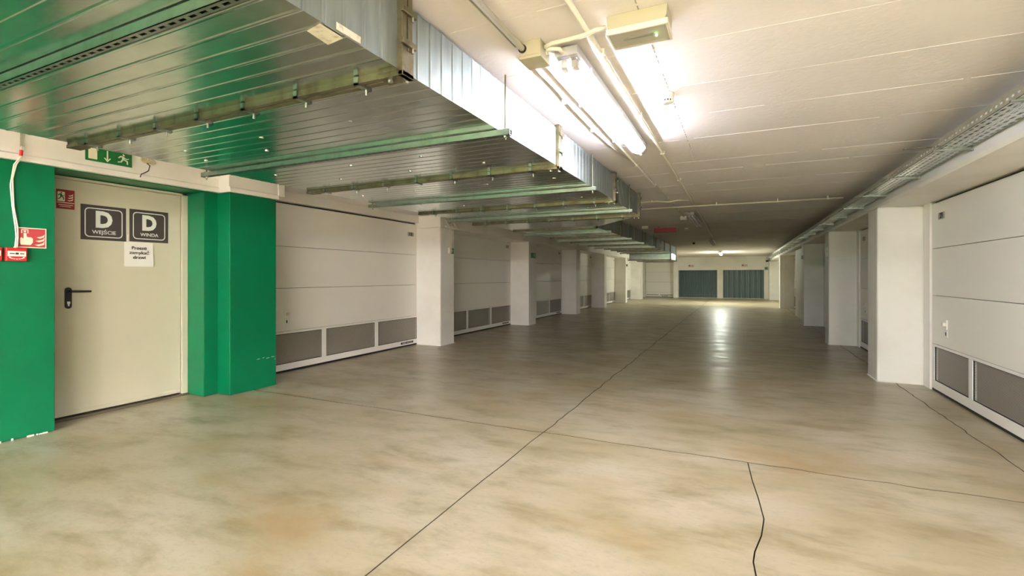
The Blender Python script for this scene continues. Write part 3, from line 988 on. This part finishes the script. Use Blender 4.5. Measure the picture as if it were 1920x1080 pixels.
SR = [(0.888, -3.765, -1.108, 'wide-slotted channel rail nearest the viewer under the wide duct'),
      (2.372, -3.765, -1.12, 'slotted green-tinged rail with tall rod, between first two duct flanges'),
      (4.222, -3.75, -1.15, 'slotted rail under the wide duct with a white drooping rod end'),
      (5.827, -3.75, -1.15, 'slotted rail under the last section of the wide duct')]
for y, a, b, t in SR:
    strut(y, a, b, t, (a + 0.045, b - 0.034))
for k, (y, t) in enumerate(((8.4, 'first slotted rail under the narrow duct past the reducer'), (10.2, 'second slotted rail under the narrow duct past the reducer'),
                            (11.65, 'third slotted rail under the narrow duct past the reducer'), (13.3, 'fourth slotted rail under the narrow duct past the reducer'),
                            (16.55, 'last slotted rail under the narrow duct before drop box'))):
    strut(y, D2L - 0.10, D2R + 0.10, t, (D2L - 0.06, D2R + 0.06), False)

# ------------------------------------------------------------------ cable tray on the beam
TX0, TX1, TZ = 1.285, 1.478, 2.157
ct = root('cable_tray', (1.38, 10, TZ), 'long slotted galvanised cable tray along the beam above garage doors', 'cable tray')
mb, sd = MB(), MB()
NEAR, FAR = 0.5, 28.5
rows = [TX0 + (TX1 - TX0) * k / 5 for k in range(6)]
LIM = 12.0
for k in range(6):
    a, b = (TX0 if k == 0 else rows[k] - 0.011), (TX1 if k == 5 else rows[k] + 0.011)
    mb.box(a, b, NEAR, LIM, TZ, TZ + 0.002)
for k in range(5):
    y = NEAR + (0.04 if k % 2 else 0)
    while y < LIM:
        mb.box(rows[k] + 0.011, rows[k + 1] - 0.011, y, y + 0.035, TZ, TZ + 0.002)
        y += 0.08
mb.box(TX0, TX1, LIM, FAR, TZ, TZ + 0.002)
mb.build('tray_floor', 'galv', ct)['kind'] = 'stuff'
for nm, x in (('inner', TX0), ('outer', TX1 - 0.002)):
    sd = MB()
    for z0, z1 in ((TZ, TZ + 0.022), (TZ + 0.036, TZ + 0.062)):
        sd.box(x, x + 0.002, NEAR, FAR, z0, z1)
    y = NEAR
    while y < FAR:
        sd.box(x, x + 0.002, y, y + (0.03 if y < LIM else 0.5), TZ + 0.022, TZ + 0.036)
        y += 0.06 if y < LIM else 0.5
    sd.build('tray_side', 'galv', ct)
cb = MB()
r_ = random.Random(21)
for k in range(5):
    x = TX0 + 0.03 + 0.033 * k
    cb.tube([(x + r_.uniform(-.008, .008), y * 1.0, TZ + 0.014) for y in range(1, 29, 1)], 0.008, 6)
for nm in ('cable_run',):
    o = cb.build(nm, 'grey', ct, smooth=True)
    o['kind'] = 'stuff'
y = 2.25
while y < 28:
    mb = MB()
    mb.box(TX0 - 0.02, 1.486, y - 0.010, y + 0.010, TZ - 0.012, TZ - 0.001)
    mb.add([(1.32, y - 0.002, TZ - 0.012), (1.486, y - 0.002, TZ - 0.026), (1.486, y - 0.002, TZ - 0.012), (1.32, y + 0.002, TZ - 0.012), (1.486, y + 0.002, TZ - 0.026), (1.486, y + 0.002, TZ - 0.012)],
           [(0, 1, 2), (3, 5, 4), (0, 3, 4, 1), (1, 4, 5, 2), (2, 5, 3, 0)])
    mb.box(1.479, 1.486, y - 0.015, y + 0.015, TZ - 0.03, TZ + 0.05)
    mb.build('bracket', 'galv_rail', ct)
    y += 1.09
box('ceiling_clip', 'galv_old', TX0 - 0.14, TX0 + 0.02, 4.62, 4.64, TZ + 0.062, TZ + 0.070, ct)

# ------------------------------------------------------------------ ceiling services: light fixtures
LZ = 2.495
FL = ['glowing twin-tube ceiling light fixture next to the junction box',
      'unlit twin-tube light fixture past the red hanging box', 'unlit far twin-tube light fixture in the dark stretch',
      'lit twin-tube light fixture at the far end of the aisle', 'added fill fixture behind the viewer in line with the aisle lamps',
      'added fill fixture behind the viewer just before the wide duct', 'added fill fixture behind the viewer towards the green wall',
      'added fill fixture behind the viewer below the tray side', 'added fill fixture second behind the viewer on the tray side',
      'added fill fixture farthest behind the viewer near the closing wall']
H_ = H
for (xc, y0, pw, lc), t in zip(FIXTURES, FL):
    H = H_ - 0.022
    L_ = 1.87
    r = root('light_fixture', (xc, y0, H), t, 'ceiling light', 'twin-tube fixtures along the aisle')
    MB().prism([(xc - 0.056, H), (xc - 0.056, H - 0.034), (xc - 0.050, H - 0.040), (xc + 0.050, H - 0.040), (xc + 0.056, H - 0.034), (xc + 0.056, H)], y0, y0 + L_, axis=1).build('housing', 'grey', r)
    for ya in (y0 + 0.35, y0 + L_ - 0.35):
        box('mount', 'grey', xc - 0.03, xc + 0.03, ya - 0.03, ya + 0.03, H, H_, r)
    MB().box(xc - 0.045, xc + 0.045, y0 + 0.03, y0 + L_ - 0.03, H - 0.046, H - 0.0405).build('reflector', 'reflector', r)
    # ribbed bulging cover (open at the top)
    prof = []
    for k in range(13):
        tt = math.pi * k / 12
        prof.append((xc - 0.058 * math.cos(tt), H - 0.038 - 0.052 * math.sin(tt) ** 0.7))
    n = len(prof)
    vs = [(a, y0 + 0.004, b) for a, b in prof] + [(a, y0 + L_ - 0.004, b) for a, b in prof]
    fs = [(i, i + 1, n + i + 1, n + i) for i in range(n - 1)] + [tuple(range(n)), tuple(range(2 * n - 1, n - 1, -1))]
    MB().add(vs, fs).build('cover', 'cover', r)
    tm = emission('lit_tube', lc, pw) if pw else M['tube_off']
    for dx in (-0.024, 0.024):
        MB().tube([(xc + dx, y0 + 0.10, H - 0.065), (xc + dx, y0 + L_ - 0.10, H - 0.065)], 0.0115, 12).build('tube', tm, r, smooth=True)
        for ya in (y0 + 0.045, y0 + L_ - 0.10):
            MB().box(xc + dx - 0.014, xc + dx + 0.014, ya, ya + 0.055, H - 0.081, H - 0.046).build('lamp_holder', 'plastic', r, 0.003)
    MB().tube([(xc - 0.015, y0 + 0.01, H - 0.022), (xc - 0.02, y0 - 0.035, H - 0.022), (xc - 0.06, y0 - 0.05, H - 0.018), (xc - 0.078, y0 - 0.045, H - 0.016)], 0.010, 8).build('cable_gland', 'plastic', r, smooth=True)
    for ya in (y0 + 0.22, y0 + 0.94, y0 + 1.66):
        MB().box(xc - 0.062, xc - 0.055, ya - 0.015, ya + 0.015, H - 0.050, H - 0.024).build('clip', 'steel', r)
        MB().box(xc + 0.055, xc + 0.062, ya - 0.015, ya + 0.015, H - 0.050, H - 0.024).build('clip', 'steel', r)


H = H_


def conduit(pts, rad, label, clips=(), m='plastic', name='conduit'):
    o = MB().tube(pts, rad, 10).build(name, m, None, smooth=True)
    tag(o, label, 'conduit' if name == 'conduit' else 'cable')
    for c in clips:
        x, y = c[:2]
        ax = c[2] if len(c) > 2 else 'y'
        mb = MB()
        if ax == 'y':
            mb.box(x - rad - 0.008, x + rad + 0.008, y - 0.009, y + 0.009, pts[0][2] - rad - 0.003, H)
        else:
            mb.box(x - 0.009, x + 0.009, y - rad - 0.008, y + rad + 0.008, pts[0][2] - rad - 0.003, H)
        mb.build('clip', 'plastic', o, 0.003)
    return o


conduit([(-0.917, -4, H - 0.016), (-0.917, 2.075, H - 0.034)], 0.014, 'thick white conduit ending in the near junction box')
conduit([(-0.958, -4, H - 0.008), (-0.958, 2.08, H - 0.008)], 0.0065, 'thin grey line beside the thick conduit before junction box', m='oldplastic')
conduit([(-0.897, 2.21, H - 0.014), (-0.907, 9.30, H - 0.014)], 0.010, 'slim white conduit leaving junction box along the lamp line', [(-0.899, y) for y in (2.95, 3.85, 4.8, 5.9, 7.0, 8.3)])
conduit([(-0.605, -4, H - 0.018), (-0.605, 6.5, H - 0.018), (-0.645, 14.3, H - 0.018)], 0.0115, 'long white conduit on the tray side of the lamps', [(-0.605, y) for y in (1.0, 2.3, 3.3, 4.4, 5.7)])
conduit([(-0.935, 2.21, H - 0.022), (-0.97, 2.4, H - 0.009), (-0.967, 2.6, H - 0.008), (-0.982, 3.1, H - 0.008), (-0.985, 3.6, H - 0.008), (-0.97, 4.1, H - 0.008), (-0.93, 4.55, H - 0.008)], 0.005,
        'thin sagging cable curving beside the glowing lamp', [(-0.982, 2.85), (-0.985, 3.5)], 'plastic', 'cable')
conduit([(-1.70, 7.25, H - 0.014), (-1.08, 7.23, H - 0.014), (-0.905, 7.22, H - 0.034), (-0.775, 7.25, H - 0.014), (-0.64, 7.31, H - 0.014)], 0.0095, 'short white cross conduit passing under the lamp-line conduit', [(-1.14, 7.23, 'x'), (-0.75, 7.26, 'x')])
conduit([(-1.79, 7.79, H - 0.038), (1.28, 7.80, H - 0.038)], 0.0105, 'white cross conduit running to the cable tray', [(x, 7.795, 'x') for x in (-1.5, -0.3, 0.5, 1.1)])

jb = root('junction_box', (-0.876, 2.12, H), 'near olive cream junction box where the thick conduit ends', 'junction box')
box('body', 'oldplastic', -0.933, -0.827, 2.07, 2.192, H - 0.069, H, jb, 0.003)
box('lid', 'oldplastic', -0.936, -0.824, 2.067, 2.195, H - 0.084, H - 0.070, jb, 0.003)
MB().lathe([(0.020, -0.006), (0.020, 0.003)], (-0.917, 2.07, H - 0.035), 14, axis=1).build('gland', 'black', jb)
MB().tube([(-0.826, 2.143, H - 0.037), (-0.815, 2.143, H - 0.037)], 0.012, 10).build('gland', 'plastic', jb)
conduit([(-0.818, 2.107, H - 0.029), (-0.775, 2.085, H - 0.030), (-0.70, 2.08, H - 0.032), (-0.61, 2.06, H - 0.038), (-0.562, 2.047, H - 0.033), (-0.518, 2.058, H - 0.028)], 0.010,
        'pale flat cable from junction box to the emergency light', (), 'plastic', 'cable')
jb2 = root('junction_box', (-0.912, 9.37, H), 'white junction box at the end of the slim conduit', 'junction box')
box('body', 'plastic', -0.97, -0.856, 9.315, 9.437, H - 0.057, H, jb2, 0.005)
box('lid', 'plastic', -0.972, -0.854, 9.312, 9.440, H - 0.069, H - 0.058, jb2, 0.003)

em = root('emergency_light', (-0.383, 2.095, H), 'rectangular cream emergency light with clear lens and green diode', 'emergency light')
ex0, ex1, ey0, ey1 = -0.507, -0.259, 2.02, 2.172
EZ = H - 0.082
MB().prism([(ex0, H), (ex0 + 0.003, EZ + 0.037), (ex0 + 0.012, EZ + 0.021), (ex1 - 0.012, EZ + 0.021), (ex1 - 0.003, EZ + 0.037), (ex1, H)], ey0, ey1, axis=1).build('housing', 'oldplastic', em, 0.003)
mb = MB()
mb.box(ex0 - 0.002, ex1 + 0.002, ey0 - 0.002, ey0 + 0.008, EZ, EZ + 0.024); mb.box(ex0 - 0.002, ex1 + 0.002, ey1 - 0.008, ey1 + 0.002, EZ, EZ + 0.024)
mb.box(ex0 - 0.002, ex0 + 0.008, ey0, ey1, EZ, EZ + 0.024); mb.box(ex1 - 0.008, ex1 + 0.002, ey0, ey1, EZ, EZ + 0.024)
mb.build('rim', 'plastic', em, 0.002)
box('reflector', 'plastic', ex0 + 0.006, ex1 - 0.006, ey0 + 0.006, ey1 - 0.006, EZ + 0.008, EZ + 0.020, em)
box('lamp_strip', 'grey', -0.45, -0.325, 2.09, 2.103, EZ + 0.003, EZ + 0.0075, em)
box('lens', 'cover', ex0 + 0.008, ex1 - 0.008, ey0 + 0.008, ey1 - 0.008, EZ - 0.001, EZ + 0.001, em)
MB().lathe([(0.0035, 0), (0.0035, 0.005)], (-0.313, 2.098, EZ - 0.006), 8).build('diode', 'led', em)


def smoke(x, y, label, m='plastic'):
    s_ = root('smoke_detector', (x, y, H), label, 'smoke detector')
    MB().lathe([(0.041, 0), (0.041, -0.010), (0.038, -0.018)], (x, y, H), 24).build('base', m, s_)
    MB().lathe([(0.039, -0.018), (0.0375, -0.032), (0.033, -0.037)], (x, y, H), 24).build('body', m, s_)
    for k in range(12):
        t = 2 * math.pi * k / 12
        cx, cy = x + 0.032 * math.cos(t), y + 0.032 * math.sin(t)
        MB().tube([(cx, cy, H - 0.036), (cx, cy, H - 0.051)], 0.0035, 6).build('fin', m, s_)
    MB().lathe([(0.026, -0.036), (0.026, -0.051)], (x, y, H), 18).build('chamber', 'ink', s_)
    MB().lathe([(0.034, -0.050), (0.033, -0.057), (0.025, -0.061)], (x, y, H), 24).build('cap', m, s_)


smoke(-0.390, 3.03, 'near smoke detector on ceiling past the emergency light')
smoke(-1.07, 11.6, 'small far smoke detector beside the red hanging box')
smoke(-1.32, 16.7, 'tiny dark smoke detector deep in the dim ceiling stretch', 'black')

rb = root('hanging_box', (-1.475, 11.08, H - 0.12), 'flat dark red box hanging from ceiling beside the narrow duct', 'warning box')
box('panel', 'red_box', -1.712, -1.247, 11.06, 11.13, H - 0.13, H - 0.028, rb, 0.004)
for x in (-1.61, -1.345):
    box('hanger', 'steel', x - 0.01, x + 0.01, 11.085, 11.105, H - 0.03, H, rb)
b2 = root('junction_box', (-1.86, 10.85, H), 'pale junction box between narrow duct and the red box', 'junction box')
box('body', 'plastic', -1.923, -1.793, 10.8, 10.92, H - 0.049, H, b2, 0.004)
box('lid', 'plastic', -1.925, -1.791, 10.798, 10.922, H - 0.060, H - 0.050, b2, 0.003)

# ------------------------------------------------------------------ small fittings on the pillars
s_ = root('escape_sign', (-4.83, 7.61, 1.72), 'small green escape sign and white switch on first white pillar', 'sign')
box('switch', 'plastic', -4.832, -4.80, 7.53, 7.60, 1.67, 1.775, s_, 0.004)
xf = frame_xf((-4.831, 7.66, 1.72), (0, 1, 0), (1, 0, 0))
flat('plate', 'sign_green', [rect(-0.055, 0.055, -0.052, 0.05)], xf, s_, 0, 0.004)
flat('running_figure', 'sign_cream', place(MAN, 0.0, 0.0, 0.07, 0.08), xf, s_, 0.004, 0.005)
for k, y in enumerate((7.565, 7.625)):
    conduit([(-4.823, y, 1.77), (-4.823, y, 2.20)], 0.006, ('thin white drop cable down the first pillar to switch', 'second thin white drop cable on first pillar above green sign')[k], (), 'plastic', 'cable')
pc = root('pipe_clip', (-4.83, 7.55, 2.2), 'cluster of curved white pipe ends and clips atop first pillar', 'pipe clip')
for k in range(3):
    y = 7.40 + 0.13 * k
    MB().tube([(-4.80, y, 2.28), (-4.78, y, 2.22), (-4.78, y + 0.05, 2.185), (-4.80, y + 0.13, 2.18)], 0.016, 8).build('pipe_bend', 'plastic', pc, smooth=True)
box('bar', 'plastic', -4.83, -4.785, 7.42, 7.86, 2.15, 2.172, pc, 0.004)
s_ = root('escape_sign', (-4.83, 11.57, 1.79), 'small green escape sign on the second white pillar', 'sign')
xf = frame_xf((-4.831, 11.58, 1.79), (0, 1, 0), (1, 0, 0))
flat('plate', 'sign_green', [rect(-0.15, 0.15, -0.065, 0.065)], xf, s_, 0, 0.006)
flat('running_figure', 'sign_cream', place(MAN, 0.06, 0.0, 0.09, 0.1), xf, s_, 0.006, 0.007)
s_ = root('escape_sign', (1.487, 10.64, 1.68), 'pale square sign with faint green marks on tray-side pillar', 'sign')
xf = frame_xf((1.486, 10.62, 1.70), (0, -1, 0), (-1, 0, 0))
flat('plate', 'sign_cream', [rect(-0.12, 0.12, -0.09, 0.09)], xf, s_, 0, 0.008)
flat('running_figure', 'sign_green', place(MAN, -0.03, 0.0, 0.10, 0.11), xf, s_, 0.008, 0.009)
flat('arrow', 'sign_green', [[(0.05, -0.02), (0.10, 0.0), (0.05, 0.03)]], xf, s_, 0.008, 0.009)
s_ = root('wall_switch', (1.487, 14.4, 1.72), 'dark little switch fitting on the shaded tray-side pillar', 'switch')
box('body', 'grey', 1.462, 1.488, 14.36, 14.46, 1.69, 1.78, s_, 0.004)
box('rocker', 'plastic', 1.455, 1.463, 14.385, 14.435, 1.71, 1.76, s_, 0.002)
s_ = root('wall_switch', (-4.83, 23.1, 1.78), 'dark fitting high on the fifth pillar\'s bright edge', 'switch')
box('body', 'ink', -4.832, -4.79, 23.05, 23.19, 1.72, 1.82, s_, 0.004)
box('rocker', 'grey', -4.79, -4.782, 23.09, 23.15, 1.74, 1.80, s_, 0.002)
s_ = root('security_camera', (1.36, 28.4, 2.0), 'small dark camera at the tray end by end wall', 'camera')
box('body', 'black', 1.28, 1.40, 28.3, 28.5, 2.0, 2.09, s_, 0.01)
box('arm', 'black', 1.39, 1.487, 28.38, 28.42, 2.04, 2.07, s_)
MB().lathe([(0.035, 0), (0.035, -0.03)], (1.34, 28.3, 2.045), 12, axis=1).build('lens', 'ink', s_)
s_ = root('wall_box', (1.36, 29.6, 1.68), 'small green box on end wall beside tray-side roller door', 'switch')
box('body', 'sign_green', 1.28, 1.42, 29.55, 29.6, 1.63, 1.75, s_, 0.005)
MB().tube([(1.35, 29.58, 1.74), (1.35, 29.58, 2.2)], 0.012, 8).build('cable', 'plastic', s_)
